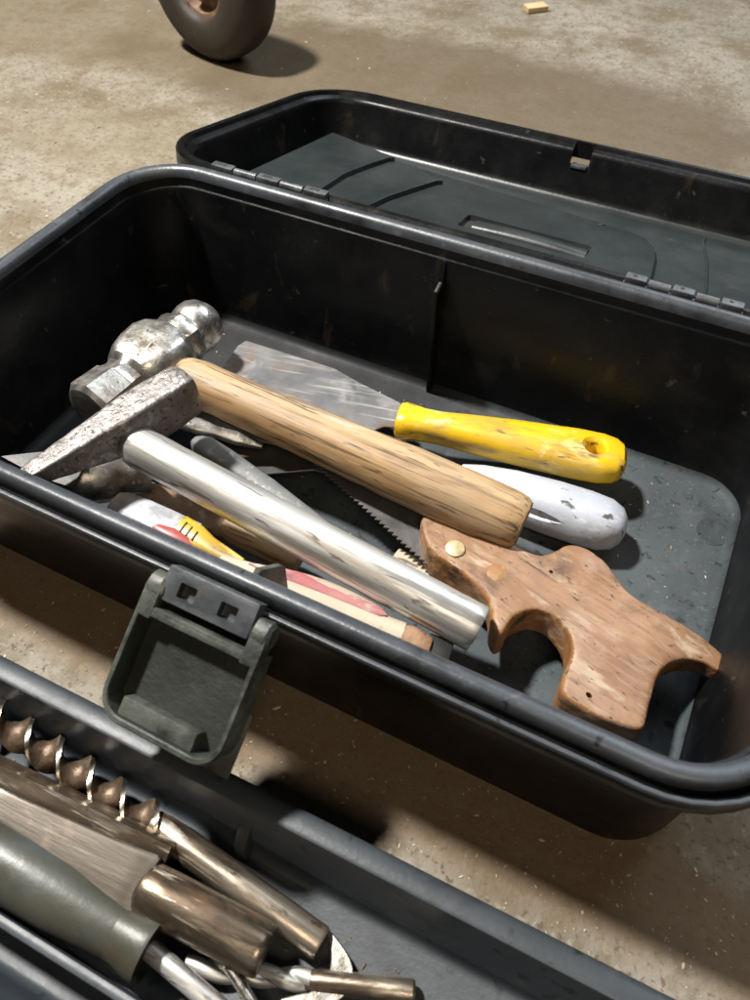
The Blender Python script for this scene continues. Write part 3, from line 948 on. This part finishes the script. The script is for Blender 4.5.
for cx, cy, m_ in ((455, 549, BRASS), (497, 574, SAWEDGE)):
    q = si @ at(cx, cy, sz + 0.0105)
    t = bmesh.new()
    loft(t, [[(q.x + r * math.cos(s * math.pi / 12), q.y + r * math.sin(s * math.pi / 12), z) for s in range(24)] for r, z in ((0.0054, 0.009), (0.0054, 0.0109), (0.0048, 0.0113))])
    obj('rivet', rough_up(t, 0.0003, 300), m_, saw)
# blade with teeth along its lower edge
tz = 0.0385
A = si @ at(428, 563, 0.027)
B = si @ at(338, 482, 0.033)
ext = (B - A)
ea = A - ext * 0.02
eb = B + ext * 0.55
nrm = V((ext.y, -ext.x, 0)).normalized()          # sideways, towards the teeth
if nrm.y > 0:
    nrm = -nrm
edge = []
Ld = (eb - ea).length
nt_ = int(Ld / 0.0034)
for k in range(nt_):
    u = k / nt_
    p_ = ea.lerp(eb, u)
    edge.append(p_)
    edge.append(ea.lerp(eb, (k + 0.85) / nt_) + nrm * 0.0024)
edge.append(eb)
top = [eb - nrm * 0.020, ea - nrm * 0.042]
pts = edge + top
bm = bmesh.new()
f1 = [bm.verts.new(p_ + V((0, 0, 0.0005))) for p_ in pts]
f0 = [bm.verts.new(p_ - V((0, 0, 0.0005))) for p_ in pts]
bm.faces.new(f1); bm.faces.new(f0[::-1])
for i in range(len(pts)):
    j = (i + 1) % len(pts)
    bm.faces.new((f1[j], f1[i], f0[i], f0[j]))
obj('blade', bm, DARKBLADE, saw, smooth=False)

# grey cast bar between tube and hammer handle
ga, gb = at(198, 444, 0.050), at(318, 522, 0.042)
M = frame(ga, gb)
GL = (gb - ga).length
bm = bmesh.new()
loft(bm, [ring(x, a0, b0, 24, p=3) for x, a0, b0 in ((-0.003, 0.003, 0.003), (0, 0.0052, 0.0045), (0.005, 0.0070, 0.0055), (0.02, 0.0074, 0.0060), (GL * 0.6, 0.0060, 0.0055), (GL, 0.0030, 0.003), (GL + 0.01, 0.002, 0.002))])
o_ = obj('tapered_bar', rough_up(bm, 0.0004, 150), GREYCAST)
o_.matrix_world = M
tag(o_, 'dull grey tapered cast bar with rounded end lying against the silver tube', 'metal bar')

# shiny wrench-like bar under the start of the wooden handle
ga, gb = at(178, 420, 0.055), at(262, 446, 0.042)
M = frame(ga, gb)
GL = (gb - ga).length
bm = bmesh.new()
loft(bm, [ring(x, a0, b0, 20, p=2.6) for x, a0, b0 in ((0, 0.005, 0.003), (0.012, 0.0055, 0.0035), (0.022, 0.0035, 0.0028), (0.035, 0.0042, 0.003), (GL, 0.002, 0.0018))])
o_ = obj('steel_bar', rough_up(bm, 0.0007, 170, 3), STEEL)
o_.matrix_world = M
tag(o_, 'short lumpy shiny steel bar poking out under the wooden handle by the heads', 'metal bar')

# cream stick just above the tube's far end
ga, gb = at(380, 548, 0.016), at(452, 587, 0.016)
M = frame(ga, gb)
GL = (gb - ga).length
bm = bmesh.new()
loft(bm, [ring(x, a0, b0, 20, p=3) for x, a0, b0 in ((0.010, 0.0055, 0.0026), (GL - 0.012, 0.0065, 0.0030), (GL - 0.003, 0.0050, 0.0028), (GL, 0.0030, 0.0018))])
o_ = obj('flat_stick', bm, CREAM)
o_.matrix_world = M
tag(o_, 'flat cream plastic stick with rounded tip showing between tube and saw handle', 'stick')

# cream handle with a pink stripe and a broken end, along the front wall
ga, gb = at(225, 574, 0.056), at(432, 652, 0.040)
M = frame(ga, gb)
GL = (gb - ga).length
ch = thing('broken_handle', 'cream plastic tool handle with faded pink top and broken brown end along the front wall', 'tool handle', M)
bm = bmesh.new()
rgs = []
for k in range(25):
    u = k / 24
    x = -0.004 + (GL - 0.012) * u
    rgs.append(ring(x, 0.0078 + 0.0028 * math.sin(math.pi * min(1, u * 1.1)), 0.0085, 28, p=2.8))
loft(bm, rgs)
obj('shell', bm, CREAM, ch)
bm = bmesh.new()
rgs = []
for k in range(25):
    u = k / 24
    x = 0.010 + (GL - 0.036) * u
    w_ = 0.0050 * math.sin(math.pi * (0.12 + 0.88 * (1 - u))) ** 0.6 + 0.0004 if u < 1 else 0.0003
    rgs.append(ring(x, max(w_, 0.0004), 0.0048, 20, cy=0.0055 + 0.0022 * math.sin(math.pi * u), cz=0.0040, p=2.6))
loft(bm, rgs)
obj('stripe', bm, PINK, ch)
bm = bmesh.new()
loft(bm, [ring(x, a0, b0, 20, p=2.6) for x, a0, b0 in ((GL - 0.019, 0.0066, 0.0074), (GL - 0.012, 0.0074, 0.0089), (GL - 0.006, 0.0074, 0.0089), (GL - 0.002, 0.0060, 0.0070))])
obj('core', rough_up(bm, 0.0016, 190, 4), CORE, ch)
bm = bmesh.new()
add_box(bm, (GL - 0.004, -0.0040, -0.0070), (GL + 0.0085, 0.0068, 0.0052), 0.0010)
obj('end_cap', bm, BLACKM, ch)

# white, red and yellow object tucked behind the front rim
ga, gb = at(121, 507, 0.058), at(244, 564, 0.053)
M = frame(ga, gb)
GL = (gb - ga).length
mk = thing('striped_grip', 'short grip in white, red and yellow with dark ticks tucked behind the front rim', 'grip', M)
bm = bmesh.new()
loft(bm, [ring(x, a0, b0, 24, p=3) for x, a0, b0 in ((-0.004, 0.0065, 0.004), (0, 0.0085, 0.0055), (0.012, 0.0092, 0.0062), (0.030, 0.0095, 0.0066), (0.0445, 0.0094, 0.0062))])
obj('white_shell', rough_up(bm, 0.0005, 170), WHITEM, mk)
bm = bmesh.new()
loft(bm, [ring(x, a0, b0, 20, cy=-0.0052, p=2.5) for x, a0, b0 in ((0.0235, 0.0008, 0.005), (0.027, 0.0036, 0.0080), (0.036, 0.0055, 0.0082), (0.045, 0.0048, 0.0072), (0.05, 0.003, 0.005))])
obj('red_button', bm, RED, mk)
bm = bmesh.new()
loft(bm, [ring(x, a0, b0, 24, cy=cy, p=2.8) for x, a0, b0, cy in ((0.0345, 0.0055, 0.0060, 0.0035), (0.036, 0.0075, 0.0072, 0.002), (0.046, 0.0076, 0.0074, 0.0005), (0.055, 0.0058, 0.0066, -0.0010), (0.068, 0.0046, 0.0055, -0.002), (GL, 0.0040, 0.0050, -0.0025))])
obj('yellow_body', bm, YELLOW, mk)
for k in range(3):
    t = bmesh.new()
    add_box(t, (0.0385 + 0.0040 * k, -0.0022 - 0.0008 * k, 0.0050), (0.0392 + 0.0040 * k, 0.0042 - 0.0012 * k, 0.00775), 0.0002)
    obj('tick', t, BLACKM, mk)

# old flat file under the tube
ga, gb = at(140, 490, 0.034), at(300, 560, 0.024)
M = frame(ga, gb, roll=math.radians(12))
GL = (gb - ga).length
fi = thing('flat_file', 'old brown flat file with yellowed wooden handle half hidden under the silver tube', 'file', M)
bm = bmesh.new()
loft(bm, [ring(x, a0, b0, 20, p=5) for x, a0, b0 in ((0, 0.0045, 0.0022), (0.004, 0.0068, 0.003), (0.03, 0.0075, 0.003), (0.062, 0.0075, 0.003))])
obj('blade', rough_up(bm, 0.0005, 190), RUST, fi)
bm = bmesh.new()
loft(bm, [ring(x, a0, a0, 20) for x, a0 in ((0.055, 0.006), (0.062, 0.0078), (0.09, 0.0088), (GL, 0.0075))])
obj('handle', bm, WOOD, fi)

# battered steel lump below the hammer head
c = at(92, 478, 0.058)
bm = spin([(-0.019, 0.004), (-0.018, 0.009), (-0.012, 0.0125), (0.0, 0.0140), (0.010, 0.0132), (0.014, 0.0100), (0.018, 0.0085), (0.03, 0.0085)], 28)
rough_up(bm, 0.0018, 130, 6)
o_ = obj('steel_lump', bm, STEEL)
o_.matrix_world = frame(c, c + V((0.6, 0.6, -0.3)))
tag(o_, 'dark battered steel knob lying in shade under the chisel-edged hammer head', 'metal piece')

# plate in the front left corner
bo = [at(x, y, 0.078) for x, y in ((-70, 474), (-30, 468), (0, 464), (25, 456), (52, 450), (85, 456), (70, 484), (20, 495))]
bo = [V((max(p.x, 0.030), max(p.y, 0.030), p.z)) for p in bo]
c = sum(bo, V()) / len(bo)
bm = prism([(p.x - c.x, p.y - c.y) for p in bo], -0.0015, 0.0015, 0.0)
bmesh.ops.subdivide_edges(bm, edges=bm.edges[:], cuts=1)
o_ = obj('steel_plate', bm, DARKBLADE)
o_.matrix_world = Matrix.Translation(c) @ Matrix.Rotation(math.radians(9), 4, 'Y') @ Matrix.Rotation(math.radians(-6), 4, 'X')
tag(o_, 'thin flat steel plate behind the front rim, under the chisel tip of the hammer head', 'metal plate')

# ------------------------------------------------------------------ tray in front
TX0, TX1, TY0, TY1, TH = 0.075, 0.498, -0.162, -0.0445, 0.045
tray_m = Matrix.Rotation(math.radians(1.2), 4, 'Z')
tray_m = Matrix.Translation((0.136, -0.0465, 0)) @ tray_m @ Matrix.Translation((-0.136, 0.0465, 0))
tray = thing('tool_tray', 'long shallow dark grey plastic tool tray standing in front of the toolbox', 'tray', tray_m)


def tl(ins, z, r0=0.02):
    return rrect(TX0 + ins, TX1 - ins, TY0 + ins, TY1 - ins, max(r0 - ins, 0.006), z, n=6)


bm = bmesh.new()
prof = [(0.017, 0.0), (0.014, 0.002), (0.0085, TH - 0.010), (0.0030, TH - 0.009), (0.0006, TH - 0.0085), (0, TH - 0.007), (0.0002, TH - 0.0038), (0.0012, TH - 0.0022), (0.0030, TH - 0.0014), (0.0092, TH), (0.0104, TH - 0.0006),
        (0.0110, TH - 0.0026), (0.0160, 0.0095), (0.0172, 0.006), (0.0198, 0.0045)]
rings = [tl(i, z) for i, z in prof]
loft(bm, rings, True)
obj('shell', bm, TRAYPL, tray, angle=45)
bm = bmesh.new()                                # long divider
add_box(bm, (TX0 + 0.013, -0.1325, 0.004), (TX1 - 0.013, -0.1285, 0.034), 0.0014)
obj('divider', bm, TRAYPL, tray)
a = at(233, 838, 0.022)
bm = bmesh.new()                                # slot tab on the back wall
o_ = [(-0.0640 - 0.0035, 0.0035), (-0.0640 + 0.006, 0.0035), (-0.0640 + 0.0085, 0.026), (-0.0640 + 0.0045, 0.026), (-0.0640 - 0.0015, 0.019)]
t = prism(o_, -0.0030, 0.0030, 0.0008, 2)
t.transform(Matrix(((0, 0, 1, a.x + 0.003), (1, 0, 0, 0), (0, 1, 0, 0), (0, 0, 0, 1))))
obj('slot_tab', t, TRAYPL, tray)

# auger bit
aa, ab = at(-30, 699, 0.024), at(172, 836, 0.018)
ae = at(322, 944, 0.0135)
M = frame(aa, ab)
AL = (ab - aa).length
au = thing('auger_bit', 'rusty spiral auger bit with bright worn edges, nearest the tray back wall', 'drill bit', M)
bm = bmesh.new()
rgs = []
N = 150
for k in range(N + 1):
    u = k / N
    x = AL * u
    th = 2 * math.pi * x / 0.037 + 0.9
    Rr = 0.0084 * (1 if u < 0.95 else 1 - (u - 0.95) * 9)
    tk = 0.0016
    c_, s_ = math.cos(th), math.sin(th)
    sect = []
    for (p_, q_) in ((-Rr, -tk * 1.0), (-Rr * 0.7, -tk * 0.9), (-Rr * 0.28, -tk * 1.25), (Rr * 0.28, -tk * 1.25), (Rr * 0.7, -tk * 0.9), (Rr, -tk * 1.0), (Rr, tk * 1.0), (Rr * 0.7, tk * 0.9), (Rr * 0.28, tk * 1.25), (-Rr * 0.28, tk * 1.25), (-Rr * 0.7, tk * 0.9), (-Rr, tk * 1.0)):
        sect.append((x, p_ * c_ - q_ * s_, p_ * s_ + q_ * c_))
    rgs.append(sect)
vr = [[bm.verts.new(p_) for p_ in r] for r in rgs]
for a_, b_ in zip(vr, vr[1:]):
    for i in range(12):
        f = bm.faces.new((a_[i], a_[(i + 1) % 12], b_[(i + 1) % 12], b_[i]))
        f.material_index = 1 if i in (5, 11) else 0
bm.faces.new(vr[0][::-1]); bm.faces.new(vr[-1])
rough_up(bm, 0.0006, 190, 9)
obj('spiral', bm, [AUGERM, BRIGHT], au, angle=50)
e_ = M.inverted() @ ae
bm = bmesh.new()
p0 = V((AL - 0.010, 0, 0))
sweep(bm, [p0, p0.lerp(e_, 0.06), p0.lerp(e_, 0.12), p0.lerp(e_, 0.2), p0.lerp(e_, 0.5), p0.lerp(e_, 0.985), e_], [0.0058, 0.0064, 0.0070, 0.0072, 0.0070, 0.0068, 0.0060], 24)
rough_up(bm, 0.0004, 150)
obj('shank', bm, BRONZED, au)

# square bar
qa, qb = at(-40, 755, 0.026), at(172, 856, 0.022)
M = frame(qa, qb, roll=math.radians(30))
QL = (qb - qa).length
bm = bmesh.new()
add_box(bm, (0, -0.0056, -0.0056), (QL, 0.0056, 0.0056), 0.0007)
o_ = obj('square_bar', bm, BRONZED)
o_.matrix_world = M
tag(o_, 'browned square steel bar with cut end lying between spiral bit and flat tang', 'metal bar')

# tang drift: flat tapering blade that ends in a thick round shank
da, dj, db = at(-40, 790, 0.034), at(140, 890, 0.030), at(266, 952, 0.022)
M = frame(da, db, roll=math.radians(6))
DL, DJ = (db - da).length, (dj - da).length
dr = thing('drift_chisel', 'flat tapered tan steel blade joined to a thick shiny round shank', 'chisel', M)
bm = bmesh.new()
loft(bm, [ring(x, a0, b0, 36, cy=cy, p=9) for x, a0, b0, cy in ((0, 0.0046, 0.0030, 0.003), (DJ * 0.3, 0.0062, 0.0036, 0.002), (DJ * 0.6, 0.0088, 0.0044, 0.001), (DJ * 0.9, 0.0118, 0.0052, 0), (DJ, 0.0126, 0.0056, 0), (DJ + 0.0012, 0.0118, 0.0052, 0))])
obj('flat_tang', bm, TANGST, dr, angle=35)
bm = spin([(DJ - 0.0015, 0.0070), (DJ + 0.0005, 0.0098), (DJ + 0.003, 0.0106), (DJ + 0.012, 0.0108), (DL - 0.003, 0.0104), (DL - 0.001, 0.0102), (DL, 0.0094), (DL + 0.0001, 0.001)], 40)
rough_up(bm, 0.0003, 160)
obj('shank', bm, BRONZED, dr)

# screwdriver with grey-green grip
ga, gb = at(-60, 822, 0.028), at(152, 950, 0.021)
M = frame(ga, gb)
GL = (gb - ga).length
sd = thing('screwdriver', 'screwdriver with flared greasy dark grey green grip and thin steel shaft', 'screwdriver', M)
bm = spin([(0, 0.010), (0.004, 0.0118), (0.02, 0.0136), (0.045, 0.0140), (0.065, 0.0136), (0.082, 0.0121), (0.095, 0.0115), (0.104, 0.0111), (GL - 0.020, 0.0112), (GL - 0.012, 0.0118), (GL - 0.006, 0.0126), (GL - 0.0015, 0.0134), (GL, 0.0133), (GL - 0.0008, 0.0124), (GL - 0.004, 0.0095)], 40)
rough_up(bm, 0.0005, 80)
obj('grip', bm, GRIP, sd, angle=45)
bm = spin([(GL - 0.008, 0.0090), (GL - 0.0015, 0.0092), (GL - 0.001, 0.002)], 28)
obj('socket', bm, BLACKM, sd)
e_ = M.inverted() @ at(235, 1022, 0.012)
bm = bmesh.new()
s_ = V((GL - 0.002, 0, 0))
sweep(bm, [s_, s_.lerp(e_, 0.03), s_.lerp(e_, 0.6), e_], [0.0034, 0.0041, 0.0041, 0.004], 20)
obj('shaft', bm, TUBE, sd)

# twist drill bit
ta, tb = at(186, 967, 0.010), at(415, 992, 0.0105)
M = frame(ta, tb)
TL = (tb - ta).length
td = thing('twist_drill', 'small twist drill bit with grey flutes and plain round shank', 'drill bit', M)
bm = bmesh.new()
rgs = []
N = 90
FLn = TL * 0.55
for k in range(N + 1):
    x = FLn * k / N
    th = 2 * math.pi * x / 0.030
    sect = []
    for s in range(20):
        a_ = 2 * math.pi * s / 20
        r = 0.0046 * (0.60 + 0.40 * abs(math.cos(a_)) ** 0.8)
        sect.append((x, r * math.cos(a_ + th), r * math.sin(a_ + th)))
    rgs.append(sect)
loft(bm, rgs)
obj('flutes', bm, TUBE, td, angle=60)
bm = spin([(FLn - 0.002, 0.0034), (FLn + 0.003, 0.0046), (TL - 0.001, 0.0046), (TL, 0.0038)], 24)
obj('shank', bm, BRONZED, td)

# pin
ga, gb = at(226, 963, 0.020), at(270, 1030, 0.012)
M = frame(ga, gb)
GL = (gb - ga).length
bm = spin([(0, 0.0016), (0.001, 0.0023), (GL, 0.0023)], 16)
o_ = obj('steel_pin', bm, BRIGHT)
o_.matrix_world = M
tag(o_, 'thin straight steel pin lying across the small twist drill bit', 'pin')

# hooked blade
hp_ = [(326, 928), (338, 940), (348, 955), (353, 968), (352, 985), (340, 1000), (318, 1010), (296, 1010), (280, 1000), (292, 996), (315, 990), (327, 976), (331, 960), (330, 944)]
bo = [at(x, y, 0.012) for x, y in hp_]
c = bo[7]
bm = prism(smooth_outline([(p.x - c.x, p.y - c.y) for p in bo], 3), -0.0008, 0.0008, 0.0004, 1)
o_ = obj('hook_blade', bm, BRIGHT, smooth=False)
o_.matrix_world = Matrix.Translation(c)
tag(o_, 'small curved hooked steel blade pointing up by the round shank ends', 'blade')

# ------------------------------------------------------------------ caster wheel and chip behind
wc = at(222, 56, 0.0)
ax = V((-0.22, -0.97, 0)).normalized()
WR = 0.084
M = frame(wc + V((0, 0, WR)), wc + V((0, 0, WR)) + ax)
wh = thing('cart_wheel', 'dirty brown black rubber cart wheel standing on the floor behind the toolbox', 'wheel', M)
prof = [(0.010, 0.036), (0.022, 0.039), (0.027, 0.043), (0.0285, 0.052), (0.0275, 0.066), (0.0245, 0.075), (0.019, 0.0805), (0.012, 0.0830), (0.0, 0.084), (-0.012, 0.0830), (-0.019, 0.0805), (-0.0245, 0.075), (-0.0275, 0.066), (-0.0285, 0.052), (-0.027, 0.043), (-0.022, 0.039), (-0.010, 0.036)]
bm = bmesh.new()
loft(bm, [ring(x, r, r, 64) for x, r in prof], False, closed=True)
obj('tyre', bm, RUBBER, wh, angle=60)
bm = bmesh.new()
loft(bm, [ring(x, r, r, 48) for x, r in ((0.020, 0.0395), (0.019, 0.035), (0.008, 0.032), (0.006, 0.018), (0.022, 0.015), (0.023, 0.007), (-0.023, 0.007), (-0.022, 0.015), (-0.006, 0.018), (-0.008, 0.032), (-0.019, 0.035), (-0.020, 0.0395))], False, closed=True)
obj('rim', bm, RUST, wh)
c = at(535, 11, 0.0)
bm = bmesh.new()
add_box(bm, (-0.014, -0.009, 0.0002), (0.014, 0.009, 0.007), 0.0015)
rough_up(bm, 0.0015, 160)
o_ = obj('wood_chip', bm, CHIP)
o_.matrix_world = Matrix.Translation(c) @ Matrix.Rotation(0.75, 4, 'Z')
tag(o_, 'small pale wood chip lying alone on the floor behind the lid', 'wood chip')

# ------------------------------------------------------------------ light
w = bpy.data.worlds.new('World')
SC.world = w
w.use_nodes = True
bg = w.node_tree.nodes['Background']
bg.inputs[0].default_value = (0.85, 0.78, 0.66, 1)
bg.inputs[1].default_value = 0.03


def lamp(name, pos, target, size, power, col):
    d = bpy.data.lights.new(name, 'AREA')
    d.shape = 'DISK'
    d.size = size
    d.energy = power
    d.color = col
    o = bpy.data.objects.new(name, d)
    COL.objects.link(o)
    o.location = pos
    o.rotation_euler = (V(target) - V(pos)).to_track_quat('-Z', 'Y').to_euler()
    return o


mid = V((0.23, 0.13, 0.05))
kd = V((-0.45, 0.14, 1.0)).normalized()
lamp('workshop_lamp', (-0.58, 0.22, 1.62), mid, 0.15, 78, (1.0, 0.965, 0.90))
lamp('skylight', (0.8, 2.3, 2.1), (0.3, 0.4, 0), 1.7, 46, (0.84, 0.92, 1.0))
lamp('front_fill', (0.95, -0.85, 1.5), (0.4, 0.0, 0), 0.6, 8.5, (1.0, 0.82, 0.60))  # added warm fill from the front, no fixture known there

SC.view_settings.view_transform = 'Standard'
SC.view_settings.look = 'None'
SC.view_settings.exposure = 0
SC.view_settings.gamma = 1
